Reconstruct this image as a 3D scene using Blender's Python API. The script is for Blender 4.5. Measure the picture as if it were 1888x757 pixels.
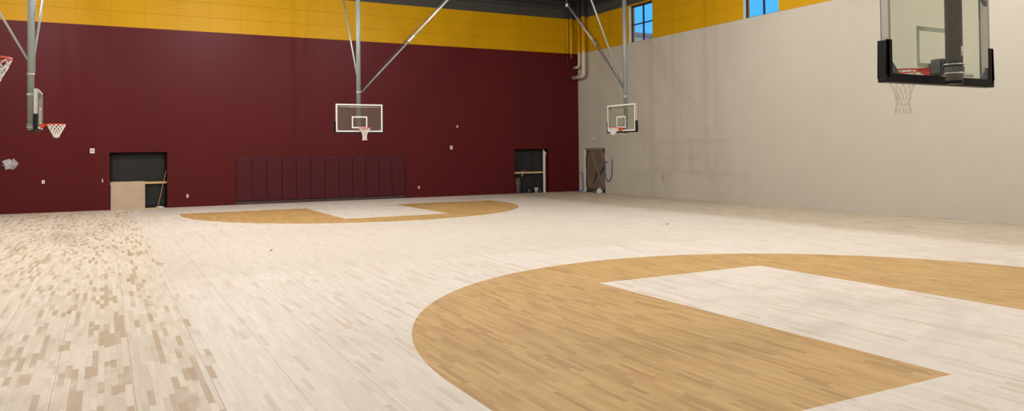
import bpy, bmesh, math, random
from math import sin, cos, pi, radians
from mathutils import Vector, Matrix
random.seed(7)
sc = bpy.context.scene
for o in list(bpy.data.objects):
    bpy.data.objects.remove(o)
COL = sc.collection

# ------------------------------------------------------------ camera
YAW, PITCH, ROLL, FPX, CYPX = 0.49186, 0.01785, -0.01033, 1403.8, 252.45
CAM_H = 2.17
cd = bpy.data.cameras.new('camera')
cam = bpy.data.objects.new('camera', cd)
COL.objects.link(cam)
fw = Vector((sin(YAW)*cos(PITCH), cos(YAW)*cos(PITCH), sin(PITCH)))
rt0 = Vector((cos(YAW), -sin(YAW), 0))
up0 = rt0.cross(fw)
rt = rt0*cos(ROLL) + up0*sin(ROLL)
up = -rt0*sin(ROLL) + up0*cos(ROLL)
cam.matrix_world = Matrix(((rt.x, up.x, -fw.x, 0), (rt.y, up.y, -fw.y, 0), (rt.z, up.z, -fw.z, CAM_H), (0, 0, 0, 1)))
cd.sensor_width = 36.0
cd.lens = FPX/1888*36.0
cd.shift_y = -(378.5-CYPX)/1888
cd.clip_start = 0.05
cd.clip_end = 300
sc.camera = cam

# ------------------------------------------------------------ view, world, lamps
sc.view_settings.view_transform = 'Standard'
sc.view_settings.look = 'None'
sc.view_settings.gamma = 1
sc.view_settings.use_curve_mapping = False
sc.view_settings.exposure = 0.0
world = bpy.data.worlds.new('world')
sc.world = world
world.use_nodes = True
wb = world.node_tree.nodes['Background']
wnt = world.node_tree                     # dusk sky: blue ahead, paler afterglow behind the hall
_tc = wnt.nodes.new('ShaderNodeTexCoord'); _sx = wnt.nodes.new('ShaderNodeSeparateXYZ')
_mr = wnt.nodes.new('ShaderNodeMapRange'); _mx = wnt.nodes.new('ShaderNodeMix'); _mx.data_type = 'RGBA'
wnt.links.new(_tc.outputs['Generated'], _sx.inputs[0]); wnt.links.new(_sx.outputs[1], _mr.inputs[0])
_mr.inputs[1].default_value = -.5; _mr.inputs[2].default_value = .3
wnt.links.new(_mr.outputs[0], _mx.inputs[0])
_mx.inputs[6].default_value = (0.62, 0.68, 0.72, 1); _mx.inputs[7].default_value = (0.085, 0.50, 1.0, 1)
wnt.links.new(_mx.outputs[2], wb.inputs['Color'])
wb.inputs['Strength'].default_value = 1.15
LAMP_COLOR = (1.0, 0.985, 0.97)
LAMP_W = 130            # downward share
LAMP_P = 480            # all-round share, added to lift the upper walls
# (x, y, power factor) of the high-bay lamps hung under the roof
LAMPS = [
    (-2.6, 3, .35), (4.4, 3, .45), (11.4, 3, .85), (18.0, 3, .70),
    (-2.6, 11, .60), (4.4, 11, .62), (11.4, 11, 1.05), (18.0, 11, .85),
    (-2.6, 19, 1.0), (4.4, 19, 1.2), (11.4, 19, 1.1), (18.0, 19, .35),
    (-2.6, 27, 1.15), (4.4, 27, 1.35), (11.4, 27, .50)]

# ------------------------------------------------------------ room numbers (metres)
X_L, X_R = -5.0, 22.19
Y_B, Y_F = -6.0, 33.93
Z_BAND, Z_TOP, Z_DECK = 7.25, 9.08, 9.98

# ------------------------------------------------------------ node helpers
class NG:
    def __init__(s, name):
        s.m = bpy.data.materials.new(name); s.m.use_nodes = True
        s.nt = s.m.node_tree; s.nt.nodes.clear()
        s.out = s.nt.nodes.new('ShaderNodeOutputMaterial')
    def node(s, t, **kw):
        n = s.nt.nodes.new(t)
        for k, v in kw.items(): setattr(n, k, v)
        return n
    def put(s, sock, v):
        if isinstance(v, bpy.types.NodeSocket): s.nt.links.new(v, sock)
        else: sock.default_value = v
    def m_(s, op, a, b=None, c=None, clamp=False):
        n = s.node('ShaderNodeMath', operation=op, use_clamp=clamp)
        s.put(n.inputs[0], a)
        if b is not None: s.put(n.inputs[1], b)
        if c is not None: s.put(n.inputs[2], c)
        return n.outputs[0]
    def add(s, a, b): return s.m_('ADD', a, b)
    def sub(s, a, b): return s.m_('SUBTRACT', a, b)
    def mul(s, a, b): return s.m_('MULTIPLY', a, b)
    def div(s, a, b): return s.m_('DIVIDE', a, b)
    def floor(s, a): return s.m_('FLOOR', a)
    def fract(s, a): return s.m_('FRACT', a)
    def lt(s, a, b): return s.m_('LESS_THAN', a, b)
    def gt(s, a, b): return s.m_('GREATER_THAN', a, b)
    def mn(s, a, b): return s.m_('MINIMUM', a, b)
    def mx(s, a, b): return s.m_('MAXIMUM', a, b)
    def inv(s, a): return s.m_('SUBTRACT', 1.0, a)
    def step(s, v, lo, hi):
        n = s.node('ShaderNodeMapRange', interpolation_type='SMOOTHSTEP')
        s.put(n.inputs['Value'], v); n.inputs['From Min'].default_value = lo; n.inputs['From Max'].default_value = hi
        return n.outputs[0]
    def rng(s, v, lo, hi, a, b):
        n = s.node('ShaderNodeMapRange')
        s.put(n.inputs['Value'], v)
        for k, q in zip(('From Min', 'From Max', 'To Min', 'To Max'), (lo, hi, a, b)): n.inputs[k].default_value = q
        return n.outputs[0]
    def pos(s):
        g = s.node('ShaderNodeNewGeometry'); x = s.node('ShaderNodeSeparateXYZ')
        s.nt.links.new(g.outputs['Position'], x.inputs[0]); return x.outputs, g
    def xyz(s, a, b, c=0.0):
        n = s.node('ShaderNodeCombineXYZ')
        s.put(n.inputs[0], a); s.put(n.inputs[1], b); s.put(n.inputs[2], c); return n.outputs[0]
    def wn(s, a, b=0.0, c=0.0):
        n = s.node('ShaderNodeTexWhiteNoise', noise_dimensions='3D')
        s.put(n.inputs['Vector'], s.xyz(a, b, c)); return n.outputs['Value']
    def noise(s, vec, scale, detail=2.0, rough=.5):
        n = s.node('ShaderNodeTexNoise')
        s.put(n.inputs['Vector'], vec); n.inputs['Scale'].default_value = scale
        n.inputs['Detail'].default_value = detail; n.inputs['Roughness'].default_value = rough
        return n.outputs[0]
    def mix(s, f, a, b):
        n = s.node('ShaderNodeMix', data_type='RGBA')
        s.put(n.inputs[0], f)
        for i, v in ((6, a), (7, b)):
            s.put(n.inputs[i], (*v, 1) if isinstance(v, tuple) and len(v) == 3 else v)
        return n.outputs[2]
    def bump(s, h, strength, dist):
        n = s.node('ShaderNodeBump'); s.put(n.inputs['Height'], h)
        n.inputs['Strength'].default_value = strength; n.inputs['Distance'].default_value = dist
        return n.outputs[0]
    def bsdf(s, col, rough=.5, metal=0.0, spec=.5, normal=None):
        b = s.node('ShaderNodeBsdfPrincipled')
        s.put(b.inputs['Base Color'], (*col, 1) if isinstance(col, tuple) else col)
        s.put(b.inputs['Roughness'], rough); s.put(b.inputs['Metallic'], metal)
        s.put(b.inputs['Specular IOR Level'], spec)
        if normal is not None: s.put(b.inputs['Normal'], normal)
        return b
    def done(s, sh):
        s.nt.links.new(sh.outputs[0], s.out.inputs['Surface']); return s.m

def plain(name, col, rough=.5, metal=0.0, spec=.5, var=.06, scale=20, bump=0.0):
    """solid coloured procedural material with a faint mottling"""
    g = NG(name)
    tc = g.node('ShaderNodeTexCoord')
    nz = g.noise(tc.outputs['Object'], scale, 3)
    lo = tuple(c*(1-var) for c in col); hi = tuple(min(1, c*(1+var)) for c in col)
    c = g.mix(nz, lo, hi)
    nrm = g.bump(nz, bump, .01) if bump else None
    return g.done(g.bsdf(c, rough, metal, spec, nrm))

# ------------------------------------------------------------ floor material
def floor_material():
    g = NG('maple_floor')
    P, geo = g.pos(); x, y = P[0], P[1]
    SW = .0571
    row = g.floor(g.div(x, SW))
    xc = g.mul(g.add(row, .5), SW)
    r1 = g.wn(row, 3.1); r2 = g.wn(row, 9.7)
    L = g.rng(r1, 0, 1, .32, .72)
    u = g.add(g.div(y, L), g.mul(r2, 31.0))
    iu = g.floor(u)
    yc = g.mul(g.sub(g.add(iu, .5), g.mul(r2, 31.0)), L)
    r = g.wn(row, iu, 1.0); q = g.wn(row, iu, 2.0); w = g.wn(row, iu, 3.0)
    fu = g.mul(g.fract(u), L); fx = g.mul(g.fract(g.div(x, SW)), SW)
    edge = g.mx(g.lt(fu, .0022), g.lt(fx, .0016))
    joint = g.lt(g.mul(g.fract(g.div(g.sub(x, .24), .665)), .665), .006)
    grain = g.noise(g.xyz(g.mul(x, 55.0), g.mul(y, 2.2), g.mul(r, 40.0)), 1.0, 4, .6)
    big = g.noise(g.xyz(g.mul(x, .55), g.mul(y, .35)), 1.0, 3, .6)
    mid = g.noise(g.xyz(g.mul(x, 2.2), g.mul(y, .9), 4.0), 1.0, 3, .6)
    # sanded pale strip floor
    pale = g.mix(r, (.790, .705, .605), (.715, .625, .520))
    pale = g.mix(g.mul(g.gt(q, .93), .5), pale, (.60, .47, .35))
    # cross band of a different sanding pass
    yb = g.add(y, g.mul(g.sub(w, .5), .5))
    bandm = g.mul(g.step(yb, 14.0, 14.6), g.inv(g.step(yb, 21.5, 23.6)))
    bandm = g.mul(bandm, g.inv(g.step(x, 10.0, 15.0)))
    pale = g.mix(g.mul(bandm, .5), pale, (.655, .575, .455))
    pale = g.mix(g.mul(g.step(big, .5, .75), .35), pale, (.64, .555, .45))
    # darker smudges near the near key
    sm = g.noise(g.xyz(g.add(g.mul(x, .35), g.mul(y, .45)), g.mul(g.sub(y, g.mul(x, .45)), 1.5), 2.0), 1.0, 3, .5)
    nearm = g.mul(g.inv(g.step(y, 9.0, 11.5)), g.step(x, 6.5, 8.5))
    pale = g.mix(g.mul(g.mul(g.step(sm, .45, .70), nearm), .36), pale, (.52, .44, .37))
    # rough, unsanded strips on the left
    dk = g.add(g.mul(r, .72), g.add(g.mul(mid, .55), g.mul(g.sub(big, .5), .35)))
    leftc = g.mix(q, (.78, .68, .56), (.665, .555, .43))
    leftc = g.mix(g.mul(g.step(dk, .79, .93), .85), leftc, (.50, .365, .23))
    leftc = g.mix(g.mul(g.gt(w, .975), .45), leftc, (.40, .26, .165))
    # duller strips along the right wall
    rightc = g.mix(r, (.70, .605, .475), (.53, .435, .31))
    rightc = g.mix(g.mul(g.gt(q, .82), .5), rightc, (.43, .33, .20))
    xl = g.add(xc, g.mul(g.sub(w, .5), .22))
    xl = g.add(xl, g.mul(g.sub(g.noise(g.xyz(g.mul(yc, .5), row), 1.0, 1), .5), .25))
    lmask = g.lt(xl, .95)
    xr = g.add(g.add(xc, g.mul(g.sub(w, .5), .5)), g.mul(g.sub(big, .5), 1.0))
    rmask = g.step(xr, 17.0, 17.9)
    col = g.mix(rmask, pale, rightc)
    col = g.mix(lmask, col, leftc)
    # stained court areas
    brn = g.mix(r, (.610, .385, .150), (.505, .300, .104))
    brn = g.mix(g.mul(g.gt(q, .84), .45), brn, (.36, .19, .072))
    brn = g.mix(g.mul(g.step(mid, .5, .72), .40), brn, (.43, .245, .09))
    def court(cx, cy, rad, yb0, yb1, kx0, kx1, ky0, ky1, far):
        dx = g.sub(x, cx); dy = g.sub(y, cy)
        d = g.m_('SQRT', g.add(g.mul(dx, dx), g.mul(dy, dy)))
        inc = g.lt(d, rad)
        st = g.mul(g.lt(g.m_('ABSOLUTE', dx), rad), (g.gt if far else g.lt)(y, cy))
        a = g.mx(inc, st)
        a = g.mul(a, g.mul(g.gt(y, yb0), g.lt(y, yb1)))
        key = g.mul(g.mul(g.gt(x, kx0), g.lt(x, kx1)), g.mul(g.gt(y, ky0), g.lt(y, ky1)))
        return g.mul(a, g.inv(key))
    c1 = court(8.71, 6.56, 5.85, 4.46, 20, 7.11, 10.70, 4.0, 10.32, False)
    c2 = court(8.68, 29.06, 6.30, 15, 30.10, 6.95, 10.62, 24.55, 31, True)
    cm = g.mx(c1, c2)
    col = g.mix(cm, col, brn)
    gm = g.rng(grain, .25, .75, .90, 1.07)
    mm = g.node('ShaderNodeMix', data_type='RGBA', blend_type='MULTIPLY'); mm.inputs[0].default_value = 1
    g.put(mm.inputs[6], col)
    cg = g.node('ShaderNodeCombineColor')
    for i in range(3): g.put(cg.inputs[i], gm)
    g.put(mm.inputs[7], cg.outputs[0])
    col = g.mix(g.mul(edge, .22), mm.outputs[2], (.25, .17, .10))
    col = g.mix(g.mul(joint, .55), col, (.20, .13, .08))
    return g.done(g.bsdf(col, .50, 0, .22))

# ------------------------------------------------------------ wall paint in bands (lower colour, yellow, dark grey)
def banded(name, low, rough=.5, spec=.3, ribs=True):
    g = NG(name)
    P, geo = g.pos(); z = P[2]
    h = g.add(P[0], g.mul(P[1], 1.0))
    fine = g.noise(geo.outputs['Position'], 55.0, 3, .7)
    blot = g.noise(geo.outputs['Position'], .9, 3, .6)
    lowc = g.mix(blot, tuple(c*.93 for c in low), tuple(min(1, c*1.05) for c in low))
    lowc = g.mix(g.mul(fine, .22), lowc, tuple(c*.62 for c in low))
    yel = g.mix(blot, (.56, .292, .0008), (.62, .33, .001))
    gry = (.065, .061, .056)
    up_ = g.gt(z, Z_BAND); top = g.gt(z, Z_TOP)
    if ribs:
        zz = g.div(g.sub(z, Z_BAND), .61)
        rowi = g.floor(zz)
        hm = g.mul(g.fract(g.div(h, 1.22)), 1.22)
        chev = g.m_('ABSOLUTE', g.sub(hm, .61))
        single = g.mul(hm, 1.0)
        ism = g.lt(g.m_('ABSOLUTE', g.sub(rowi, 1.0)), .5)
        t = g.add(g.mul(ism, chev), g.mul(g.inv(ism), single))
        ph = g.fract(g.div(g.add(t, z), .14))
        rib = g.lt(ph, .30)
        ribf = g.mul(rib, .34)
        yel = g.mix(ribf, yel, (.30, .15, .001))
        seam = g.mx(g.lt(g.fract(g.add(zz, .02)), .035), g.lt(hm, .012))
        yel = g.mix(g.mul(seam, .42), yel, (.19, .10, .002))
        hgt = g.mul(g.add(rib, g.mul(seam, 1.0)), -1.0)
        bh = g.add(g.mul(g.mul(up_, g.inv(top)), hgt), g.mul(fine, .55))
    else:
        bh = g.mul(fine, .3)
    c = g.mix(up_, lowc, yel); c = g.mix(top, c, gry)
    nrm = g.bump(bh, .5, .006)
    return g.done(g.bsdf(c, rough, 0, spec, nrm))

M = {}
M['floor'] = floor_material()
M['maroon'] = banded('maroon_paint', (.096, .0092, .0105), .42, .14)
M['beige'] = banded('beige_paint', (.545, .500, .412), .55, .20)
M['pipe_beige'] = banded('pipe_paint_beige', (.60, .54, .43), .45, .4, ribs=False)
M['pipe_maroon'] = banded('pipe_paint_maroon', (.12, .012, .012), .4, .4, ribs=False)
M['deck'] = plain('roof_deck_dark', (.035, .035, .038), .7)
M['steel_dark'] = plain('dark_painted_steel', (.055, .050, .047), .5)
M['post'] = plain('grey_painted_steel', (.235, .265, .255), .42, .1, .5)
M['post_dark'] = plain('dark_and_shaded_grey_steel', (.135, .140, .140), .5, 0, .3)  # near post's shading put into the grey; gussets and mount box share it
M['galv'] = plain('galvanised_steel', (.62, .64, .62), .32, .7)
M['tube'] = plain('zinc_tube', (.36, .39, .38), .40, .35)
M['tube_dark'] = plain('dull_zinc_tube', (.215, .225, .22), .42, .25)
M['strap'] = plain('dark_strip', (.035, .022, .022), .6)
M['white'] = plain('white_enamel', (.80, .78, .74), .35, 0, .5, .03)
M['frame_back'] = plain('pale_aluminium', (.50, .49, .47), .4, .35)
M['orange'] = plain('orange_rim_paint', (.78, .085, .030), .35)
M['red'] = plain('red_rim_paint', (.62, .035, .025), .4)
M['net'] = plain('white_net_cord', (.85, .83, .78), .8)
M['pad'] = plain('black_rubber_pad', (.009, .009, .012), .45, 0, .22)
M['padding'] = plain('maroon_vinyl_pad', (.070, .0080, .0130), .45, 0, .2, .1, 2.5)
M['baseboard'] = plain('dark_maroon_board', (.060, .026, .030), .6, var=.5, scale=6)
M['ply'] = plain('plywood', (.50, .385, .265), .7, 0, .2, .14, 2.2)
M['lumber'] = plain('pine_lumber', (.62, .43, .19), .65, 0, .2, .1, 6)
M['stick'] = plain('weathered_stick', (.36, .25, .11), .7)
M['tarp_dark'] = plain('charcoal_sheet', (.026, .026, .025), .75, 0, .2, .2, 2.0, .3)
M['tarp_brown'] = plain('brown_tarp', (.175, .130, .090), .6, 0, .3, .35, 1.6, .5)
M['tape'] = plain('dull_tape', (.30, .24, .18), .6)
M['dark_wood'] = plain('dark_wood', (.05, .036, .026), .7)
M['frame_navy'] = plain('navy_window_frame', (.010, .011, .050), .4)
M['jamb'] = plain('pale_jamb_paint', (.72, .66, .56), .5)
M['outlet'] = plain('off_white_plastic', (.80, .74, .70), .45)
M['outlet_grey'] = plain('grey_plastic', (.40, .38, .36), .5)
M['lens_pink'] = plain('pinkish_lens', (.62, .36, .36), .3)
M['blue'] = plain('blue_hose', (.028, .075, .42), .45)
M['bin'] = plain('brown_bin', (.085, .050, .045), .5)
M['black'] = plain('black_plastic', (.012, .013, .018), .4, var=.3)
M['darkblue'] = plain('dark_blue_cloth', (.014, .028, .10), .7)
M['rag'] = plain('white_rag', (.62, .60, .57), .85)
M['green'] = plain('dull_green_cloth', (.09, .13, .09), .8)
M['red_cloth'] = plain('red_plastic', (.35, .04, .02), .5)
M['conc'] = plain('pale_facade_panel', (.66, .68, .70), .7)
M['cap'] = plain('grey_parapet_cap', (.30, .33, .38), .5)
M['asph'] = plain('ground_outside', (.16, .16, .15), .9)
M['lamp_body'] = plain('lamp_housing', (.6, .6, .6), .4, .3)

def glass(name, tint, veil, veilcol, gloss=.05):
    g = NG(name)
    t = g.node('ShaderNodeBsdfTransparent'); t.inputs[0].default_value = (*tint, 1)
    d = g.node('ShaderNodeBsdfDiffuse'); d.inputs[0].default_value = (*veilcol, 1)
    s = g.node('ShaderNodeBsdfGlossy'); s.inputs[0].default_value = (1, 1, 1, 1); s.inputs['Roughness'].default_value = .04
    m1 = g.node('ShaderNodeMixShader'); m1.inputs[0].default_value = veil
    g.nt.links.new(t.outputs[0], m1.inputs[1]); g.nt.links.new(d.outputs[0], m1.inputs[2])
    m2 = g.node('ShaderNodeMixShader'); m2.inputs[0].default_value = gloss
    g.nt.links.new(m1.outputs[0], m2.inputs[1]); g.nt.links.new(s.outputs[0], m2.inputs[2])
    return g.done(m2)
M['board_glass'] = glass('backboard_glass', (.925, .950, .905), .065, (.44, .46, .38), .02)
M['pane'] = glass('window_pane', (.96, .98, 1.0), .0, (1, 1, 1), .04)
M['film'] = glass('plastic_film', (.85, .85, .88), .55, (.75, .73, .76), .10)
M['film_clear'] = glass('thin_plastic_film', (.9, .9, .92), .30, (.75, .73, .76), .08)
M['net_clear'] = glass('clear_nylon_net', (.93, .93, .92), .30, (.85, .83, .78), .15)
def lens_mat():
    g = NG('lamp_lens'); e = g.node('ShaderNodeEmission'); e.inputs[0].default_value = (*LAMP_COLOR, 1); e.inputs[1].default_value = 12
    return g.done(e)
M['lens'] = lens_mat()

# ------------------------------------------------------------ mesh helpers
def box(bm, x0, x1, y0, y1, z0, z1):
    vs = [bm.verts.new((x, y, z)) for z in (z0, z1) for y in (y0, y1) for x in (x0, x1)]
    for f in ((0, 2, 3, 1), (4, 5, 7, 6), (0, 1, 5, 4), (2, 6, 7, 3), (0, 4, 6, 2), (1, 3, 7, 5)):
        bm.faces.new([vs[i] for i in f])
    return vs
def tube(bm, pts, rad, n=10, caps=True):
    """tube along a list of points, radius scalar or list"""
    pts = [Vector(p) for p in pts]
    rads = rad if isinstance(rad, (list, tuple)) else [rad]*len(pts)
    rings = []; prev = None
    for i, p in enumerate(pts):
        if i == 0: d = pts[1]-p
        elif i == len(pts)-1: d = p-pts[i-1]
        else: d = (pts[i+1]-p).normalized()+(p-pts[i-1]).normalized()
        d.normalize()
        if prev is None:
            a = Vector((0, 0, 1)) if abs(d.z) < .9 else Vector((1, 0, 0))
            u = d.cross(a).normalized()
        else:
            u = (prev-d*prev.dot(d)).normalized()
        prev = u; v = d.cross(u)
        rings.append([bm.verts.new(p+(u*cos(2*pi*k/n)+v*sin(2*pi*k/n))*rads[i]) for k in range(n)])
    for a, b in zip(rings, rings[1:]):
        for k in range(n): bm.faces.new((a[k], a[(k+1) % n], b[(k+1) % n], b[k]))
    if caps:
        bm.faces.new(rings[0][::-1]); bm.faces.new(rings[-1])
def torus(bm, c, R, r, n=36, m=10):
    rings = []
    for i in range(n):
        a = 2*pi*i/n
        rings.append([bm.verts.new((c[0]+(R+r*cos(2*pi*j/m))*cos(a), c[1]+(R+r*cos(2*pi*j/m))*sin(a), c[2]+r*sin(2*pi*j/m))) for j in range(m)])
    for i in range(n):
        A, B = rings[i], rings[(i+1) % n]
        for j in range(m): bm.faces.new((A[j], B[j], B[(j+1) % m], A[(j+1) % m]))
def lathe(bm, prof, c=(0, 0, 0), n=24, wob=None):
    rings = []
    for r, z in prof:
        rings.append([bm.verts.new((c[0]+r*cos(2*pi*k/n), c[1]+r*sin(2*pi*k/n), c[2]+z)) for k in range(n)])
    for a, b in zip(rings, rings[1:]):
        for k in range(n): bm.faces.new((a[k], a[(k+1) % n], b[(k+1) % n], b[k]))
    bm.faces.new(rings[0][::-1]); bm.faces.new(rings[-1])
def prism(bm, pts, axis, a0, a1):
    """extrude a polygon of (u, v) along axis 'x' or 'y'"""
    def mk(u, v, a): return (a, u, v) if axis == 'x' else ((u, a, v) if axis == 'y' else (u, v, a))
    A = [bm.verts.new(mk(u, v, a0)) for u, v in pts]; B = [bm.verts.new(mk(u, v, a1)) for u, v in pts]
    n = len(pts)
    bm.faces.new(A); bm.faces.new(B[::-1])
    for i in range(n): bm.faces.new((A[i], B[i], B[(i+1) % n], A[(i+1) % n]))
def obj(name, bm, mat, parent=None, bevel=0, smooth=False, loc=None):
    bmesh.ops.recalc_face_normals(bm, faces=bm.faces)
    me = bpy.data.meshes.new(name); bm.to_mesh(me); bm.free()
    o = bpy.data.objects.new(name, me); COL.objects.link(o)
    me.materials.append(mat)
    if smooth:
        for p in me.polygons: p.use_smooth = True
    if parent: o.parent = parent
    if loc: o.location = loc
    if bevel:
        b = o.modifiers.new('bevel', 'BEVEL'); b.width = bevel; b.segments = 2; b.limit_method = 'ANGLE'
    return o
def B(): return bmesh.new()
def bx(*a):
    bm = bmesh.new(); box(bm, *a); return bm
def tb(pts, r, n=10):
    bm = bmesh.new(); tube(bm, pts, r, n); return bm
def thing(name, label, cat, loc=(0, 0, 0), rot=0, group=None):
    o = bpy.data.objects.new(name, None); COL.objects.link(o)
    o.location = loc; o.rotation_euler = (0, 0, rot); o.empty_display_size = .2
    return tag(o, label, cat, group)
def tag(o, label, cat, group=None):
    o['label'] = label; o['category'] = cat
    if group: o['group'] = group
    return o
def struct(name, bm, mat, parent=None, bevel=0, label=None, cat=None):
    o = obj(name, bm, mat, parent, bevel)
    if not parent:
        o['kind'] = 'structure'
        if label: o['label'] = label
        if cat: o['category'] = cat
    return o
def local(bm, loc):
    bmesh.ops.translate(bm, verts=bm.verts, vec=(-loc[0], -loc[1], -loc[2])); return bm

# ------------------------------------------------------------ room shell
struct('floor', bx(X_L-.35, X_R+.35, Y_B-.35, Y_F+.35, -.12, 0), M['floor'], label='pale maple strip floor with two brown stained three-point areas', cat='floor')
def wall_cells(bm, us, zs, holes, mk):
    """fill the grid of cells us x zs except where a hole covers the cell"""
    for u0, u1 in zip(us, us[1:]):
        for z0, z1 in zip(zs, zs[1:]):
            cu, cz = (u0+u1)/2, (z0+z1)/2
            if any(a < cu < b and c < cz < d for a, b, c, d in holes): continue
            mk(u0, u1, z0, z1)
def holes_wall(name, axis, c0, c1, u0, u1, holes, mat, label):
    bm = B()
    us = sorted({u0, u1, *[h[0] for h in holes], *[h[1] for h in holes]})
    zs = sorted({0.0, Z_DECK, *[h[2] for h in holes], *[h[3] for h in holes]})
    def mk(a, b, c, d):
        if axis == 'y': box(bm, a, b, c0, c1, c, d)
        else: box(bm, c0, c1, a, b, c, d)
    wall_cells(bm, us, zs, holes, mk)
    if axis == 'y': box(bm, u0, u1, c1, c1+.05, -.12, Z_DECK)  # unseen skin added behind the openings to keep sky light out
    else: box(bm, c1, c1+.05, 30.5, Y_F+.4, -.12, 3.0)  # same added light seal behind the tarp doorway
    return struct(name, bm, mat, label=label, cat='wall')
OP1 = (.19, 2.26, 0.0, 2.26)
OP2 = (18.32, 20.34, 0.0, 2.24)
holes_wall('wall_back', 'y', Y_F, Y_F+.35, X_L-.35, X_R+.35, [OP1, OP2], M['maroon'], 'maroon end wall with a yellow ribbed band on top')
WIN = [(27.65, 29.42, Z_BAND, 9.02), (20.24, 22.02, Z_BAND, 9.02)]
DOOR = (31.54, 33.45, 0.0, 2.26)
holes_wall('wall_right', 'x', X_R, X_R+.35, Y_B-.35, Y_F, WIN+[DOOR], M['beige'], 'beige side wall with a yellow ribbed band and high windows')
struct('wall_left', bx(X_L-.35, X_L, Y_B, Y_F, 0, Z_DECK), M['beige'], label='beige side wall left of the camera', cat='wall')
struct('wall_front', bx(X_L-.35, X_R, Y_B-.35, Y_B, 0, Z_DECK), M['beige'], label='beige wall behind the camera', cat='wall')
bm = B()
n = int((X_R-X_L+.7)/.15)
for i in range(n):                                   # ribbed steel deck
    x0 = X_L-.35+i*.15
    box(bm, x0, x0+.09, Y_B-.35, Y_F+.35, Z_DECK, Z_DECK+.05)
box(bm, X_L-.35, X_R+.35, Y_B-.35, Y_F+.35, Z_DECK+.05, Z_DECK+.2)
struct('ceiling', bm, M['deck'], label='dark ribbed steel roof deck', cat='ceiling')
# ledger beams at the top of both walls
bm = B()
for z0, z1, d in ((9.545, 9.56, .16), (9.56, 9.70, .03), (9.70, 9.715, .16)):
    box(bm, X_L, X_R, Y_F-d, Y_F-.001, z0, z1)
struct('trim_1', bm, M['steel_dark'], label='dark steel channel along the top of the maroon wall', cat='beam')
bm = B()
for z0, z1, d in ((9.545, 9.56, .16), (9.56, 9.70, .03), (9.70, 9.715, .16)):
    box(bm, X_R-d, X_R-.001, Y_B, Y_F-.17, z0, z1)
struct('trim_2', bm, M['steel_dark'], label='dark steel channel along the top of the beige wall', cat='beam')

# windows: navy frame, mullions, four panes, pale jamb lining
for i, (a, b, c, d) in enumerate(WIN):
    xf = X_R+.14
    w = bpy.data.objects.new('window_%d' % (i+1), None); COL.objects.link(w); w.location = (X_R, (a+b)/2, c)
    w['kind'] = 'structure'; w['category'] = 'window'
    w['label'] = ['high four-pane navy framed window nearest the corner', 'high four-pane navy framed window cut by the top of the photo'][i]
    loc = (X_R, (a+b)/2, c)
    bm = B(); t = .05
    for q in ((a, b, c, c+t), (a, b, d-t-.02, d), (a, a+t, c+t, d-t-.02), (b-t, b, c+t, d-t-.02)): box(bm, xf, xf+.09, *q)
    obj('window_frame', local(bm, loc), M['frame_navy'], w)
    bm = B(); my, mz = (a+b)/2-.01, c+.87
    box(bm, xf+.01, xf+.08, my-.028, my+.028, c+t, d-t-.02)
    box(bm, xf+.012, xf+.078, a+t, my-.028, mz-.024, mz+.024)
    box(bm, xf+.012, xf+.078, my+.028, b-t, mz-.024, mz+.024)
    obj('mullion', local(bm, loc), M['frame_navy'], w)
    obj('window_pane', local(bx(xf+.042, xf+.048, a+t-.01, b-t+.01, c+t-.01, d-t-.01), loc), M['pane'], w)
    bm = B()
    box(bm, X_R+.002, xf, a, a+.006, c, d); box(bm, X_R+.002, xf, b-.006, b, c, d); box(bm, X_R+.002, xf, a, b, c, c+.006)
    obj('jamb_lining', local(bm, loc), M['jamb'], w)

# outside
struct('ground', bx(X_R+.36, 75, -30, 80, -.3, -.1), M['asph'], label='ground outside the windows', cat='ground')
nb = thing('building', 'pale panelled neighbouring building seen through the window nearest the corner', 'building', (37, 45, -.1))
bm = bx(-14, 30, 0, 12, 0, 10.62)
obj('facade', bm, M['conc'], nb)
bm = B()
for k in range(-13, 30, 2): box(bm, k-.02, k+.02, -.03, 0, 0, 10.60)
for z in (9.9, 8.9, 7.9): box(bm, -14, 30, -.03, 0, z, z+.05)
obj('panel_joints', bm, M['cap'], nb)
obj('parapet_cap', bx(-14.1, 30.1, -.12, 12.1, 10.62, 10.87), M['cap'], nb)

# ------------------------------------------------------------ bar joists under the deck
ys = [-4.0+2.35*i for i in range(16)]
for i, yj in enumerate(ys):
    yj = min(yj, 33.2)
    j = thing('roof_joist', 'dark open-web roof joist spanning above the court', 'joist', ((X_L+X_R)/2, yj, 9.62), 0, 'roof joists under the deck')
    h = (X_R-X_L)/2-.18
    bm = B(); box(bm, -h, h, -.05, -.006, 0, .012); box(bm, -h, h, .006, .05, 0, .012); box(bm, -h, h, -.006, .006, 0, .05)
    obj('bottom_chord', bm, M['steel_dark'], j)
    bm = B(); box(bm, -h-.01, h+.01, -.05, .05, .34, .355); box(bm, -h, h, -.006, .006, .30, .34)
    obj('top_chord', bm, M['steel_dark'], j)
    bm = B(); nn = 40; pts = [(-h+2*h*k/nn, 0, .03 if k % 2 else .32) for k in range(nn+1)]
    tube(bm, pts, .011, 6)
    obj('web', bm, M['steel_dark'], j)
    if yj >= 33.2: break

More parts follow.
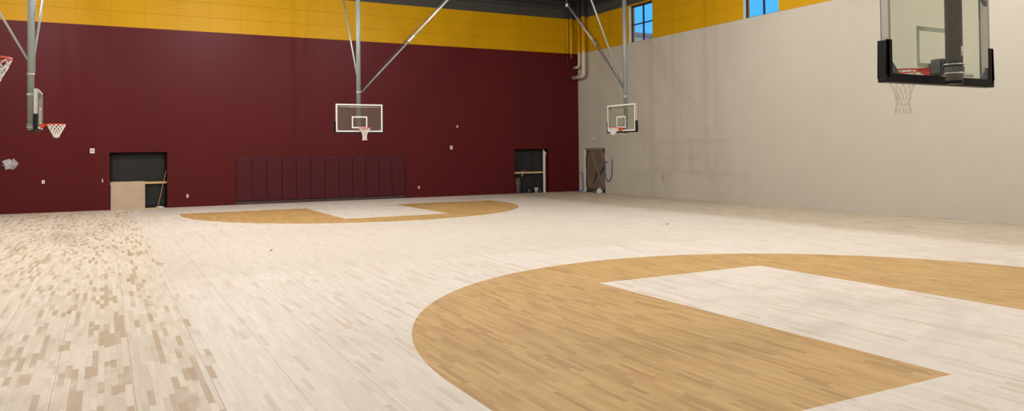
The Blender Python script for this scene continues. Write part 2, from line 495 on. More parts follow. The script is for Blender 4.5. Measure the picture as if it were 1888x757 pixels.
# ------------------------------------------------------------ high-bay lamps
for (x, y, k) in LAMPS:
    t = thing('high_bay_lamp', 'linear high-bay lamp hanging under the roof joists', 'lamp', (x, y, 9.1), 0, 'high-bay lamps')
    obj('housing', bx(-.18, .18, -.62, .62, .02, .09), M['lamp_body'], t, bevel=.01)
    obj('lens', bx(-.16, .16, -.59, .59, .0, .02), M['lens'], t)
    for yy in (-.5, .5): obj('hanger', tb([(0, yy, .09), (0, yy, .86)], .006, 6), M['tube'], t)
    ld = bpy.data.lights.new('lamp_light', 'AREA'); ld.shape = 'RECTANGLE'; ld.size = .32; ld.size_y = 1.18
    ld.energy = LAMP_W*k; ld.color = LAMP_COLOR
    lo = bpy.data.objects.new('lamp_light', ld); COL.objects.link(lo); lo.parent = t; lo.location = (0, 0, -.01)
    pd = bpy.data.lights.new('wall_fill_light', 'POINT'); pd.energy = LAMP_P*k; pd.color = LAMP_COLOR; pd.shadow_soft_size = .22  # point light added below the lamp to brighten the upper walls
    po = bpy.data.objects.new('wall_fill_light', pd); COL.objects.link(po); po.parent = t; po.location = (0, 0, -.30)

# ------------------------------------------------------------ basketball hoops hung from the roof
def net_mesh(prof, rad, closed=False, n=12, twist=0.0):
    bm = B(); levels = []
    for k, (r, z, ox) in enumerate(prof):
        off = (k % 2)*.5
        levels.append([Vector((ox+r*cos(2*pi*(i+off)/n), r*sin(2*pi*(i+off)/n), z)) for i in range(n)])
    for k in range(len(levels)-1):
        a, b = levels[k], levels[k+1]
        for i in range(n):
            j = i if k % 2 == 0 else (i+1) % n
            j2 = (i-1) % n if k % 2 == 0 else i
            tube(bm, [a[i], b[j]], rad, 5); tube(bm, [a[i], b[j2]], rad, 5)
    return bm
NET_LONG = [(.225, -.01, 0), (.185, -.07, 0), (.135, -.14, 0), (.098, -.21, 0), (.080, -.28, 0), (.074, -.35, 0), (.080, -.42, 0), (.092, -.47, 0)]
NET_TIED = [(.225, -.01, 0), (.205, -.06, 0), (.175, -.12, 0), (.145, -.18, 0), (.115, -.24, .0), (.085, -.30, .0), (.075, -.34, .0), (.03, -.37, .0)]
NET_SHORT = [(.225, -.01, 0), (.205, -.05, 0), (.170, -.10, 0), (.140, -.14, 0), (.115, -.18, 0), (.10, -.22, 0), (.08, -.26, 0), (.02, -.285, 0)]

def hoop(label, x, y, rot, zb, post_top, post_mat, prof, net_mat, net_r, rim_mat, fold=None, fixed=(), net_bag=False, post_dx=0.0, rim_dx=0.0, detail=False, post_clamp=4.45, py=-.29):
    """backboard face centre at (x, y), facing local +y; zb = bottom edge of the board"""
    t = thing('basketball_hoop', label, 'basketball hoop', (x, y, zb), rot, 'ceiling-hung basketball hoops')
    Rm = Matrix.Rotation(-rot, 3, 'Z')
    def W(p): return Rm @ (Vector(p)-Vector((x, y, zb)))
    hw, hh = .915, 1.067
    PY = py; PR = .084; pz = zb
    # glass board
    b = obj('backboard', bx(-hw+.01, hw-.01, -.006, .006, .01, hh-.01), M['board_glass'], t)
    bm = B(); e = .052
    for q in ((-hw, hw, 0, e), (-hw, hw, hh-e, hh), (-hw, -hw+e, e, hh-e), (hw-e, hw, e, hh-e)): box(bm, q[0], q[1], .0061, .009, q[2], q[3])
    obj('board_border', bm, M['white'], b)
    bm = B(); e = .05; z0 = .14; z1 = z0+.457
    for q in ((-.305, .305, z0, z0+e), (-.305, .305, z1-e, z1), (-.305, -.305+e, z0+e, z1-e), (.305-e, .305, z0+e, z1-e)): box(bm, q[0], q[1], .0061, .0085, q[2], q[3])
    obj('target_square', bm, M['white'], b)
    # aluminium channel behind the border
    bm = B(); e = .04
    for q in ((-hw, hw, 0, e), (-hw, hw, hh-e, hh), (-hw, -hw+e, e, hh-e), (hw-e, hw, e, hh-e)): box(bm, q[0], q[1], -.086, -.0062, q[2], q[3])
    obj('board_frame', bm, M['frame_back'], t)
    for sx in (-1, 1):                                    # corner gussets
        for top in (0, 1):
            bm = B()
            zc = hh-.04 if top else .04; s = -1 if top else 1
            pts = [(sx*(hw-.04), zc), (sx*(hw-.17), zc), (sx*(hw-.17), zc+s*.025), (sx*(hw-.065), zc+s*.13), (sx*(hw-.04), zc+s*.13)]
            prism(bm, pts, 'y', -.082, -.060)
            obj('corner_gusset', bm, M['post_dark'], t)
    # black safety padding, a U round the bottom
    bm = B(); PB = -.100
    box(bm, -hw-.05, hw+.05, PB, .012, -.055, -.001)
    box(bm, -hw-.05, hw+.05, PB, -.087, -.001, .035)
    for sx in (-1, 1):
        a0, a1 = sorted((sx*(hw+.001), sx*(hw+.05))); box(bm, a0, a1, PB, .012, -.001, .39)
        a0, a1 = sorted((sx*(hw-.045), sx*(hw+.05))); box(bm, a0, a1, PB, -.087, .035, .40)
    bmesh.ops.remove_doubles(bm, verts=bm.verts, dist=.0001)
    obj('edge_padding', bm, M['pad'], t, bevel=.012)
    # rim, bracket, net
    ry = .385+.006
    bm = B(); torus(bm, (rim_dx, ry, z0+.005), .2286, .0095)
    for k in range(12):                                   # net hooks
        a = 2*pi*k/12; tube(bm, [(rim_dx+.2286*cos(a), ry+.2286*sin(a), z0-.004), (rim_dx+.222*cos(a), ry+.222*sin(a), z0-.026)], .005, 5)
    rim = obj('rim', bm, rim_mat, t, smooth=True)
    bm = B()
    box(bm, rim_dx-.075, rim_dx+.075, .0095, .022, z0-.13, z0+.012)
    for sx in (-1, 1):
        prism(bm, [(.022, z0-.115), (.022, z0), (.20, z0), (.15, z0-.03)], 'x', rim_dx+sx*.055-.005, rim_dx+sx*.055+.005)
    prism(bm, [(rim_dx-.075, .022), (rim_dx+.075, .022), (rim_dx+.12, ry-.19), (rim_dx-.12, ry-.19)], 'z', z0-.004, z0+.008)
    obj('rim_bracket', bm, rim_mat, rim)
    pr = [(r, z, ox) for r, z, ox in prof]
    bm = net_mesh(pr, net_r)
    if net_bag:
        zend = pr[-1][1]
        lathe(bm, [(.012, zend+.10), (.060, zend+.085), (.078, zend+.05), (.062, zend+.012), (.02, zend-.012)], n=14)
    bmesh.ops.translate(bm, verts=bm.verts, vec=(rim_dx, ry, z0))
    obj('net', bm, net_mat, t, smooth=True)
    # post, clamps and arms
    top = post_top-zb
    bm = tb([(post_dx, PY, -.04), (post_dx, PY, top)], PR, 20)
    post = obj('post', bm, post_mat, t, smooth=False)
    for p_ in post.data.polygons: p_.use_smooth = len(p_.vertices) == 4
    obj('post_end_cap', tb([(post_dx, PY, -.065), (post_dx, PY, -.035)], PR+.003, 20), M['pad'], t)
    obj('roof_header', bx(post_dx-1.3, post_dx+1.3, PY-.06, PY+.06, top, top+.1), M['steel_dark'], t)
    for zc in (.09, hh-.10):
        bm = B()
        tube(bm, [(post_dx, PY, zc-.028), (post_dx, PY, zc+.028)], PR+.012, 20)
        c = obj('post_clamp', bm, M['galv'] if zc > .5 else post_mat, t)
        bm = B()
        box(bm, -.055, .055, PY+PR+.003, -.095, zc-.022, zc+.022)
        hw2 = .34 if zc > .5 else .10
        box(bm, -hw2, hw2, -.108, -.087, zc-.02, zc+.02)
        if zc > .5: box(bm, -hw+.045, hw-.045, -.086, -.074, zc-.012, zc+.012)
        obj('mounting_arm', bm, M['galv'], t)
    for zc in (.05, .145):                                # thin pale clamp rings
        bm = B(); torus(bm, (post_dx, PY, zc), PR+.014, .007, 28, 8); obj('clamp_ring', bm, M['galv'], t, smooth=True)
    # height adjuster behind the rim
    bm = B(); box(bm, -.085, .075, -.15, -.010, .05, .23); box(bm, -.06, .05, -.165, -.15, .075, .20); box(bm, -.11, -.085, -.13, -.02, .07, .21)
    obj('rim_mount_box', bm, M['post_dark'], t, bevel=.006)
    bm = B(); tube(bm, [(.05, -.12, .13), (post_dx+.03, PY+PR, .15)], .034, 8)
    obj('adjuster_arm', bm, M['pad'], t)
    if detail:
        def patch(a0, a1, z0_, z1_, rr):
            b_ = B(); k = 6; A_ = []
            for i_ in range(k+1):
                an = radians(a0+(a1-a0)*i_/k)
                A_.append([b_.verts.new((post_dx+q_*cos(an), PY+q_*sin(an), z_)) for q_, z_ in ((rr, z0_), (rr, z1_), (rr+.001, z1_), (rr+.001, z0_))])
            for u_, v_ in zip(A_, A_[1:]):
                for m_ in range(4): b_.faces.new((u_[m_], u_[(m_+1) % 4], v_[(m_+1) % 4], v_[m_]))
            b_.faces.new(A_[0][::-1]); b_.faces.new(A_[-1]); return b_
        s = obj('sticker', patch(-98, -66, .235, .335, PR+.0005), M['outlet'], t)
        obj('sticker_print', patch(-94, -70, .245, .275, PR+.0017), M['lens_pink'], s)
        bm = bx(hw-.46, hw-.20, -.0105, -.0065, .060, .100); lab = obj('maker_strip', bm, M['outlet'], t)
        obj('strip_band', bx(hw-.445, hw-.215, -.0115, -.0106, .066, .082), M['outlet_grey'], lab)
    # upper collar
    zc = post_clamp-zb
    bm = B(); torus(bm, (post_dx, PY, zc), PR+.006, .012, 24, 8); tube(bm, [(post_dx, PY, zc-.02), (post_dx, PY, zc+.02)], PR+.006, 18)
    obj('brace_collar', bm, M['galv'], t)
    for (a, c) in fixed:
        obj('fixed_brace', tb([W(a), W(c)], .034, 10), M['tube'], t, smooth=True)
    if fold:
        a, jn, c, off = (W(fold[0]), W(fold[1]), W(fold[2]), Rm @ Vector(fold[3]))
        f = obj('folding_brace', tb([a, a.lerp(jn, .995)], .034, 10), M['tube_dark'], t, smooth=True)
        obj('upper_tube', tb([jn, c], .045, 10), M['tube'], f, smooth=True)
        d = (jn-a).normalized()
        bm = B(); tube(bm, [jn-d*.16, jn+d*.22], .058, 10); obj('fold_sleeve', bm, M['galv'], f)
        bm = B(); tube(bm, [jn+d*.28, jn-off*.6+d*.1, jn-off*1.05-d*.05, jn-off*.5-d*.28], .018, 6); obj('fold_latch', bm, M['strap'], f)
        s = off*.95
        obj('safety_strap', tb([a-s*.15+d*.1, a.lerp(jn, .5)-s*.45, jn-s, jn.lerp(c, .5)-s*.9, c-s*.2], .014, 6), M['strap'], f)
        obj('lower_bracket', tb([Vector((post_dx, PY, a.z)), a], .022, 8), M['galv'], f)
    return t

hoop('clear-board basketball hoop hanging in front of the maroon wall above the far brown court area',
     8.655, 28.55, pi, 2.95, 9.62, M['post'], NET_LONG, M['net'], .0075, M['orange'],
     fold=((8.85, 28.87, 4.52), (10.88, 28.87, 6.68), (13.0, 28.87, 8.92), (.10, 0, -.10)), post_dx=-.055, rim_dx=-.08,
     fixed=(((8.71, 28.9, 4.95), (8.71, 31.35, 9.3)),), post_clamp=4.50)
hoop('basketball hoop with short net hanging near the corner before the beige wall',
     18.18, 24.70, pi/2, 2.90, 9.62, M['post'], NET_SHORT, M['net'], .0085, M['orange'], net_bag=True,
     fold=((18.47, 24.98, 4.68), (18.47, 26.89, 6.70), (18.47, 28.98, 8.68), (0, .12, -.12)), post_dx=.08, rim_dx=0,
     fixed=(((18.40, 24.8, 4.60), (16.30, 24.8, 9.40)),), post_clamp=4.30)
hoop('basketball hoop seen edge-on from the side at the left with its net tied up',
     -1.575, 24.9, -pi/2, 2.90, 9.62, M['post'], NET_TIED, M['net'], .0085, M['orange'], net_bag=True,
     py=-.215, fold=((-1.72, 25.02, 4.50), (-1.86, 26.75, 6.40), (-1.93, 29.2, 8.9), (0, .12, -.12)), post_dx=0, rim_dx=0,
     fixed=(((-1.86, 24.9, 4.82), (-4.25, 24.9, 9.4)), ((-1.74, 25.0, 4.85), (-1.50, 28.9, 9.1))), post_clamp=4.43)
hoop('large clear backboard and hoop seen from behind at the upper right',
     8.21, 5.27, 0, 2.905, 9.62, M['post_dark'], [(r*1.0, z*1.05, 0) for r, z, o in NET_LONG], M['net_clear'], .0032, M['red'],
     fold=((8.36, 4.98, 4.9), (10.2, 4.98, 6.9), (12.2, 4.98, 9.0), (.10, 0, -.10)), post_dx=-.11, rim_dx=0,
     fixed=(((8.16, 4.9, 5.0), (8.26, 2.7, 9.3)),), detail=True, post_clamp=4.6)
hoop('basketball hoop cut off by the left edge with only the rim end and net showing',
     -1.36, 8.25, -pi/2, 2.905, 9.62, M['post'], NET_TIED, M['net'], .0065, M['orange'],
     fold=((-1.62, 8.2, 4.50), (-1.62, 6.4, 6.30), (-1.62, 4.2, 8.6), (0, -.12, -.12)), post_clamp=4.43,
     fixed=(((-1.70, 8.25, 4.7), (-4.2, 8.25, 9.4)),))

# hanger that carries the folding brace of the corner hoop
h = thing('brace_hanger', 'dark steel hanger with a pale end, holding the brace top near the corner', 'bracket', (18.47, 29.05, 8.66))
bm = B(); box(bm, -.04, .04, .02, .10, .03, .96); tube(bm, [(0, .06, .90), (-.9, .06, .97)], .04, 8)
obj('hanger_arm', bm, M['steel_dark'], h)
bm = B(); lathe(bm, [(.02, -.02), (.06, .0), (.075, .06), (.055, .12), (.02, .135)], (0, .02, 0), 14)
obj('end_cap', bm, M['outlet'], h, smooth=True)

# ------------------------------------------------------------ pipes and conduit in the corner
bm = B(); tube(bm, [(21.87, 32.90, Z_DECK-.02), (21.87, 32.90, 6.16), (21.87, 32.93, 6.06), (21.87, 33.0, 6.0), (21.87, 33.10, 5.98), (21.87, Y_F-.001, 5.98)], .105, 18)
for z in (6.22,): tube(bm, [(21.87, 32.90, z), (21.87, 32.90, z+.09)], .118, 18)
tag(obj('drain_pipe', bm, M['pipe_beige'], smooth=True), 'thick roof drain pipe in the corner, yellow above and beige with the lower elbow', 'pipe')
bm = B(); tube(bm, [(21.95, 33.42, Z_DECK-.02), (21.95, 33.42, 6.68), (21.95, 33.45, 6.58), (21.95, 33.51, 6.53), (21.95, 33.58, 6.51), (21.95, Y_F-.001, 6.51)], .078, 16)
tag(obj('drain_pipe', bm, M['pipe_beige'], smooth=True), 'thinner corner drain pipe, yellow above and beige with the upper elbow', 'pipe')
bm = B(); tube(bm, [(21.70, 33.80, Z_DECK-.02), (21.70, 33.80, 7.02), (21.70, 33.81, 6.97)], .085, 16)
tag(obj('drain_pipe', bm, M['pipe_maroon'], smooth=True), 'yellow pipe standing on the maroon wall beside the corner, maroon at its end', 'pipe')
bm = B(); tube(bm, [(21.52, Y_F-.045, Z_DECK-.02), (21.52, Y_F-.045, Z_BAND+.01)], .036, 12)
tag(obj('conduit', bm, M['pipe_maroon'], smooth=True), 'slim yellow conduit on the maroon wall, left of the corner pipes', 'conduit')
bm = B(); tube(bm, [(21.36, Y_F-.02, Z_DECK-.02), (21.36, Y_F-.02, Z_BAND+.03)], .014, 8)
tag(obj('conduit', bm, M['pipe_maroon'], smooth=True), 'thinnest yellow conduit, leftmost of the corner pipe group', 'conduit')
bm = B(); tube(bm, [(21.50, Y_F-.05, 7.2), (21.49, Y_F-.055, 6.95), (21.51, Y_F-.055, 6.70), (21.56, Y_F-.05, 6.50), (21.66, Y_F-.03, 6.36)], .026, 8)
tag(obj('flexible_conduit', bm, M['pipe_maroon'], smooth=True), 'curved maroon cable bending down the maroon wall under the corner pipes', 'conduit')
#struct('trim_3', bx(21.95, 22.185, Y_F-.22, Y_F-.005, Z_BAND, Z_DECK-.01), M['pipe_maroon'], label='boxed chase in the corner above the maroon wall', cat='trim')

# ------------------------------------------------------------ wall pads under the far hoop
PX0, PX1 = 4.93, 12.42
pw = (PX1-PX0)/12
PAD_POS = ['at the left end', 'second from the left', 'third from the left', 'fourth from the left', 'fifth from the left', 'sixth from the left',
           'sixth from the right', 'fifth from the right', 'fourth from the right', 'third from the right', 'second from the right', 'at the right end']
for i in range(12):
    x0 = PX0+i*pw
    t = thing('wall_pad', 'maroon vinyl wall pad, %s of the row of twelve' % PAD_POS[i], 'wall pad', (x0+pw/2, Y_F-.03, .16), 0, 'maroon wall pads')
    obj('cushion', bx(-pw/2+.006, pw/2-.006, -.055, .0, .0, 1.80), M['padding'], t, bevel=.014)
    obj('backing_board', bx(-pw/2+.002, pw/2-.002, .0, .029, -.015, 1.815), M['baseboard'], t)
bm = bx(PX0-.05, PX1, Y_F-.028, Y_F-.001, 0.0, .135)
tag(obj('base_strip', bm, M['baseboard']), 'dark scuffed board on the floor under the maroon wall pads', 'board')

# ------------------------------------------------------------ wall fittings on the maroon wall
def plate(name, label, cat, x, z, w, h, mat, d=.012, inner=None, wall='back', group=None):
    if wall == 'back': loc, rot = (x, Y_F-.0005, z), 0
    else: loc, rot = (X_R-.0005, x, z), -pi/2
    t = thing(name, label, cat, loc, rot, group)
    obj('cover_plate', bx(-w/2, w/2, -d, 0, -h/2, h/2), mat, t, bevel=.003)
    if inner:
        for (a, b, c, e, m) in inner: obj('insert', bx(a, b, -d-.006, -d-.0002, c, e), M[m], t)
    return t
plate('alarm_strobe', 'square white wall strobe up and left of the doorway with the plywood sheet', 'alarm', -.41, 2.33, .16, .19, M['outlet'], .04, [(-.05, .05, -.05, .05, 'lens_pink')])
plate('alarm_strobe', 'white wall strobe on the maroon wall above and right of the wall pads', 'alarm', 14.83, 2.35, .12, .18, M['outlet'], .04, [(-.04, .04, -.05, .05, 'lens_pink')])
plate('wall_plate', 'small white plate, highest on the maroon wall, left of the far dark doorway', 'wall plate', 15.16, 3.37, .07, .11, M['outlet'], .012, [(-.015, .015, -.03, .03, 'outlet_grey')])
plate('wall_outlet', 'white outlet on the maroon wall at the far left', 'outlet', -2.04, 1.17, .10, .13, M['outlet'], .012, [(-.02, .02, -.04, .04, 'outlet_grey')])
plate('wall_switch', 'narrow grey switch plate just left of the plywood doorway', 'switch', -.06, 1.16, .05, .14, M['outlet_grey'], .012, [(-.008, .008, -.02, .02, 'outlet')])
plate('wall_outlet', 'white low outlet between the plywood doorway and the wall pads', 'outlet', 3.02, .45, .08, .13, M['outlet'], .012, [(-.02, .02, -.04, .04, 'outlet_grey')])
plate('wall_outlet', 'white low outlet just right of the wall pads', 'outlet', 13.14, .48, .08, .12, M['outlet'], .012, [(-.02, .02, -.04, .04, 'outlet_grey')])
# beige wall fittings
plate('wall_plate', 'white plate on the beige wall above the tarp-covered doorway', 'wall plate', 32.50, 2.75, .14, .13, M['outlet'], .02, [(-.02, .02, -.03, .03, 'outlet_grey')], 'right')
plate('junction_box', 'beige box beside the white plate above the tarp-covered doorway', 'wall plate', 32.86, 2.76, .22, .15, M['pipe_beige'], .015, [(-.05, .05, -.05, .05, 'jamb')], 'right')
bm = B(); tube(bm, [(X_R-.012, 27.04, 1.02), (X_R-.03, 27.05, .90), (X_R-.05, 27.03, .80), (X_R-.05, 26.95, .75), (X_R-.03, 26.87, .80)], .011, 6)
tag(obj('cable_stub', bm, M['stick'], smooth=True), 'short curled cable stub sticking out of the beige wall', 'cable')

# crumpled plastic film stuck on the maroon wall at far left
t = thing('plastic_sheet', 'crumpled translucent plastic film hanging on the maroon wall at far left', 'plastic sheet', (-3.12, Y_F-.01, 1.86))
rs = random.Random(3)
def film(outline, name, m, dy, off=0):
    bm = B(); c = bm.verts.new((sum(p[0] for p in outline)/len(outline), -.10+dy, sum(p[1] for p in outline)/len(outline)))
    ring = [bm.verts.new((p[0], dy-.01-.05*rs.random(), p[1])) for p in outline]
    midr = [bm.verts.new(((p[0]+c.co.x)/2, dy-.05-.08*rs.random(), (p[1]+c.co.z)/2)) for p in outline]
    k = len(outline)
    for i in range(k):
        j = (i+1) % k
        bm.faces.new((ring[i], ring[j], midr[j], midr[i])); bm.faces.new((midr[i], midr[j], c))
    bmesh.ops.subdivide_edges(bm, edges=bm.edges, cuts=1, use_grid_fill=True)
    for v in bm.verts: v.co.y += -abs(rs.gauss(0, .008))
    o = obj(name, bm, m, t); s = o.modifiers.new('thick', 'SOLIDIFY'); s.thickness = .003; return o
film([(-.24, .10), (-.12, .16), (.02, .20), (.08, .12), (.09, -.02), (.05, -.16), (-.12, -.21), (-.16, -.06), (-.24, -.08), (-.18, 0)], 'folded_film', M['film'], -.02)
film([(.05, .14), (.14, .22), (.22, .12), (.30, .02), (.22, -.12), (.12, -.22), (.02, -.18), (.0, 0)], 'loose_flap', M['film_clear'], -.005)

# ------------------------------------------------------------ doorway 1: dark sheet, plywood, lumber, stick
def sheet(name, x0, x1, z1, y, label):
    bm = B(); nx, nz = 16, 12; g = []
    r_ = random.Random(int(x0*10))
    for i in range(nx+1):
        g.append([bm.verts.new((x0+(x1-x0)*i/nx, y+.018*sin(i*1.3)+.01*sin(j*1.7+i*.4), z1*j/nz)) for j in range(nz+1)])
    for i in range(nx):
        for j in range(nz): bm.faces.new((g[i][j], g[i+1][j], g[i+1][j+1], g[i][j+1]))
    o = obj(name, bm, M['tarp_dark'], smooth=True); s = o.modifiers.new('thick', 'SOLIDIFY'); s.thickness = .01
    return tag(o, label, 'sheet')
sheet('dark_sheet', OP1[0]+.005, OP1[1]-.005, 2.25, Y_F+.30, 'charcoal sheet closing the doorway behind the plywood')
sheet('dark_sheet', OP2[0]+.005, OP2[1]-.005, 2.23, Y_F+.30, 'charcoal sheet closing the doorway near the corner, behind the brown bin')
bm = bx(-.615, .615, -.009, .009, 0, 1.10)
bmesh.ops.rotate(bm, verts=bm.verts, cent=(0, 0, 0), matrix=Matrix.Rotation(-radians(4), 3, 'X'))
o = obj('plywood_sheet', bm, M['ply'], loc=(.835+.0, Y_F+.06, .002)); tag(o, 'plywood sheet leaning in the left doorway of the maroon wall', 'plywood')
o = obj('lumber_board', bx(OP1[0]+.002, OP1[1]-.002, Y_F+.155, Y_F+.195, .985, 1.07), M['lumber'])
tag(o, 'yellow pine rail across the left doorway, behind the plywood sheet', 'lumber')
bm = tb([(1.90, Y_F-.02, .012), (2.235, Y_F+.14, 1.52)], .014, 8)
tag(obj('wooden_stick', bm, M['stick']), 'thin wooden stick leaning across the rail in the left doorway', 'stick')
o = obj('wood_offcut', bx(1.18, 1.86, Y_F-.10, Y_F-.02, .0005, .03), M['lumber'])
tag(o, 'flat pine offcut lying on the floor at the foot of the plywood sheet', 'lumber')
def rag(name, label, cat, x, y, w, d, h, mat, seed, group=None):
    r_ = random.Random(seed); bm = B(); n, m_ = 14, 6; rings = []
    for j in range(m_+1):
        a = (pi/2)*j/m_; rr = cos(a)*.96+.04
        rings.append([bm.verts.new((w/2*rr*cos(2*pi*k/n)*(1+.22*r_.uniform(-1, 1)), d/2*rr*sin(2*pi*k/n)*(1+.2*r_.uniform(-1, 1)), max(0.001, h*sin(a)*(1+.18*r_.uniform(-1, 1)) if j else 0.001))) for k in range(n)])
    for A_, B_ in zip(rings, rings[1:]):
        for k in range(n): bm.faces.new((A_[k], A_[(k+1) % n], B_[(k+1) % n], B_[k]))
    bm.faces.new(rings[0][::-1]); bm.faces.new(rings[-1])
    o = obj(name, bm, mat, smooth=True, loc=(x, y, 0)); return tag(o, label, cat, group)
rag('crumpled_rag', 'pale crumpled rag on the floor at the foot of the leaning stick', 'rag', 1.98, Y_F+.10, .34, .14, .07, M['rag'], 5)
rag('crumpled_rag', 'dark crumpled cloth at the left jamb of the plywood doorway', 'rag', .245, Y_F+.245, .08, .06, .35, M['black'], 8)

# ------------------------------------------------------------ doorway 2
o = obj('lumber_board', bx(OP2[0]+.002, 20.03, Y_F+.05, Y_F+.09, 1.0, 1.085), M['lumber'])
tag(o, 'yellow pine rail across the dark doorway near the corner', 'lumber')
t = thing('door_panel', 'tall narrow white board standing at the right side of the far dark doorway', 'board', (20.10, Y_F+.08, 0))
bm = B(); prism(bm, [(-.07, .001), (.06, .001), (.075, 1.9), (.12, 2.02), (-.05, 2.21), (-.07, 2.0)], 'y', -.015, .015)
obj('panel', bm, M['jamb'], t)
obj('edge_strip', bx(.035, .055, -.020, -.0155, .02, 1.88), M['outlet_grey'], t)
t = thing('trash_bin', 'brown bin standing at the left side of the far dark doorway', 'bin', (18.55, Y_F+.13, 0))
bm = B(); lathe(bm, [(.125, .001), (.14, .05), (.155, .60), (.165, .72)], n=24); obj('bin_body', bm, M['bin'], t, smooth=True)
bm = B(); lathe(bm, [(.172, .72), (.174, .75), (.15, .775), (.05, .79)], n=24); obj('bin_lid', bm, M['bin'], t, smooth=True)
obj('bin_band', (lambda b_: (torus(b_, (0, 0, .52), .158, .006, 28, 6), b_)[1])(B()), M['outlet_grey'], t)
t = thing('hand_tool', 'red-gripped tool hooked over the rail above the brown bin', 'tool', (18.8, Y_F+.02, .8))
obj('tool_shaft', local(tb([(18.73, Y_F+.02, .86), (18.79, Y_F+.015, 1.0), (18.82, Y_F+.03, 1.10)], .012, 6), (18.8, Y_F+.02, .8)), M['galv'], t)
obj('tool_grip', local(tb([(18.70, Y_F+.03, 1.11), (18.80, Y_F+.02, 1.15), (18.92, Y_F+.03, 1.19), (18.96, Y_F+.035, 1.13)], .024, 8), (18.8, Y_F+.02, .8)), M['red_cloth'], t)
rag('cloth_heap', 'dark blue cloth on the floor beside the brown bin', 'cloth', 18.93, Y_F+.06, .26, .16, .09, M['darkblue'], 11)
rag('plastic_bag', 'large black bag on the floor in the middle of the far dark doorway', 'bag', 19.28, Y_F+.14, .36, .18, .27, M['black'], 12)
rag('plastic_bag', 'small black bag on the floor beside the white board of the far doorway', 'bag', 19.88, Y_F+.12, .26, .16, .20, M['black'], 13)
t = thing('bucket', 'white bucket on the floor between two black bags', 'bucket', (19.60, Y_F+.06, 0))
bm = B(); lathe(bm, [(.08, .001), (.10, .16), (.105, .20)], n=18); obj('bucket_body', bm, M['outlet_grey'], t, smooth=True)
bm = B(); lathe(bm, [(.115, .20), (.12, .225), (.10, .25), (.03, .255)], n=18); obj('bucket_lid', bm, M['rag'], t, smooth=True)

# ------------------------------------------------------------ tarp doorway in the beige wall
bm = B()
box(bm, X_R+.02, X_R+.08, DOOR[0], DOOR[0]+.04, 0, DOOR[3]); box(bm, X_R+.02, X_R+.08, DOOR[1]-.13, DOOR[1], 0, DOOR[3]); box(bm, X_R+.02, X_R+.08, DOOR[0]+.04, DOOR[1]-.13, DOOR[3]-.06, DOOR[3])
d_ = bpy.data.objects.new('door_1', None); COL.objects.link(d_); d_.location = (X_R, (DOOR[0]+DOOR[1])/2, 0); d_['kind'] = 'structure'; d_['label'] = 'tarp-covered doorway in the beige wall'; d_['category'] = 'door'
obj('door_frame', local(bm, d_.location), M['jamb'], d_)
obj('head_gap', local(bx(X_R+.0, X_R+.019, DOOR[0], DOOR[1]-.02, DOOR[3]-.035, DOOR[3]-.002), d_.location), M['dark_wood'], d_)
obj('door_leaf', local(bx(X_R+.14, X_R+.18, DOOR[0], DOOR[1], 0.001, DOOR[3]), d_.location), M['dark_wood'], d_)
t = thing('brown_tarp', 'brown tarp with clipped corners covering the doorway in the beige wall', 'tarp', (X_R+.05, 32.44, .06))
bm = B(); y0, y1, zt = -.88, .86, 2.13
outl = [(y0+.18, 0), (y1-.16, 0), (y1-.02, .22), (y1, .5), (y1-.02, 1.85), (y1-.20, zt), (y0+.24, zt), (y0+.02, 1.85), (y0, 1.0), (y0, .25)]
nx, nz = 14, 20
def clipz(u, v):
    return u, v
cen = bm.verts.new((-.03, 0, 1.05)); rings = []
for f in (1.0, .8, .6, .4, .2):
    ring = []
    k = len(outl)
    for i in range(k*4):
        a, b_ = outl[i//4], outl[(i//4+1) % k]; s = (i % 4)/4
        py, pz = a[0]+(b_[0]-a[0])*s, a[1]+(b_[1]-a[1])*s
        ring.append(bm.verts.new((-.012-.022*abs(sin(py*f*6+f*2))-.012*sin(pz*f*5), py*f, 1.05+(pz-1.05)*f)))
    rings.append(ring)
for a, b_ in zip(rings, rings[1:]):
    for k in range(len(a)): bm.faces.new((a[k], a[(k+1) % len(a)], b_[(k+1) % len(a)], b_[k]))
for k in range(len(rings[-1])): bm.faces.new((rings[-1][k], rings[-1][(k+1) % len(rings[-1])], cen))
o = obj('tarp_sheet', bm, M['tarp_brown'], t, smooth=True); s = o.modifiers.new('thick', 'SOLIDIFY'); s.thickness = .004; s.offset = 1
def strip(name, pts, w, x, mat, par):
    bm = B(); (a, b_) = pts; d = Vector((b_[0]-a[0], b_[1]-a[1])).normalized(); n_ = Vector((-d.y, d.x))*w/2
    prism(bm, [(a[0]+n_.x, a[1]+n_.y), (b_[0]+n_.x, b_[1]+n_.y), (b_[0]-n_.x, b_[1]-n_.y), (a[0]-n_.x, a[1]-n_.y)], 'x', x, x+.006)
    return obj(name, bm, mat, par)
# local y runs away from the camera; the photo's left is +y
strip('tape_strip', ((.28, 1.98), (-.36, .86)), .07, -.062, M['tape'], t)
strip('tape_strip', ((-.36, .86), (-.80, .30)), .06, -.062, M['tape'], t)
strip('dark_strip', ((-.86, 1.28), (-.44, .88)), .09, -.071, M['dark_wood'], t)  # shadow lines of braces, laid on the tarp as dark strips
strip('dark_strip', ((-.22, .98), (.12, .42)), .07, -.071, M['dark_wood'], t)  # second painted shadow line

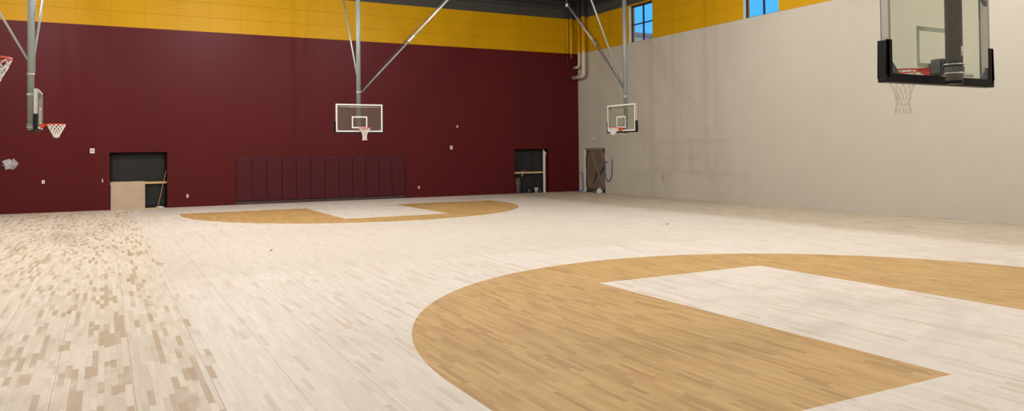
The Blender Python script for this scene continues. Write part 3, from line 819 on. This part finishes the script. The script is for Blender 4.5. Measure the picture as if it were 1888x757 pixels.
# blue hoses and clutter by that doorway
bm = B()
pts = [(X_R-.03, 31.52, 1.52)]
for k in range(17):
    a = pi*k/16
    yy = 31.50-.295+.295*cos(a)
    zz = 1.35-.74*abs(sin(a))**.55
    pts.append((X_R-.035-.02*sin(a), yy, zz))
pts += [(X_R-.035, 30.905, 1.55), (X_R-.02, 30.90, 1.70)]
tube(bm, pts, .020, 8)
tag(obj('blue_hose', bm, M['blue'], smooth=True), 'blue hose hanging in a deep loop on the beige wall right of the tarp doorway', 'hose')
tag(obj('wall_hook', tb([(X_R-.001, 31.60, 1.56), (X_R-.05, 31.55, 1.56), (X_R-.05, 31.26, 1.56)], .016, 6), M['frame_navy']), 'short dark rod above the looped blue hose', 'hook')
bm = B(); tube(bm, [(X_R-.03, 33.74, .98), (X_R-.035, 33.64, .97), (X_R-.045, 33.54, .86), (X_R-.045, 33.51, .5), (X_R-.045, 33.50, .1), (X_R-.12, 33.48, .03), (X_R-.35, 33.40, .022), (X_R-.5, 33.62, .022)], .020, 8)
tag(obj('blue_hose', bm, M['blue'], smooth=True), 'blue hose dropping straight down between the corner and the tarp doorway', 'hose')
rag('white_bag', 'crumpled white bag on the floor at the right foot of the tarp doorway', 'bag', X_R-.30, 31.62, .32, .32, .24, M['rag'], 21)
rag('cloth_heap', 'dull green cloth on the floor in front of the tarp', 'cloth', X_R-.24, 32.15, .20, .52, .08, M['green'], 22)
o = obj('wood_offcut', bx(X_R-.16, X_R-.08, 32.42, 33.05, .001, .05), M['dark_wood'])
tag(o, 'dark wood strip lying at the foot of the tarp', 'lumber')
# tiny bits left on the floor
for (x, y, a, lab) in ((14.34, 17.33, .3, 'dark chip lying on the pale floor toward the beige wall'), (3.29, 17.6, 1.2, 'dark chip lying on the pale floor in the left middle')):
    bm = bx(-.055, .055, -.02, .02, 0.0005, .010); bmesh.ops.rotate(bm, verts=bm.verts, cent=(0, 0, 0), matrix=Matrix.Rotation(a, 3, 'Z'))
    tag(obj('wood_chip', bm, M['dark_wood'], loc=(x, y, 0)), lab, 'debris')
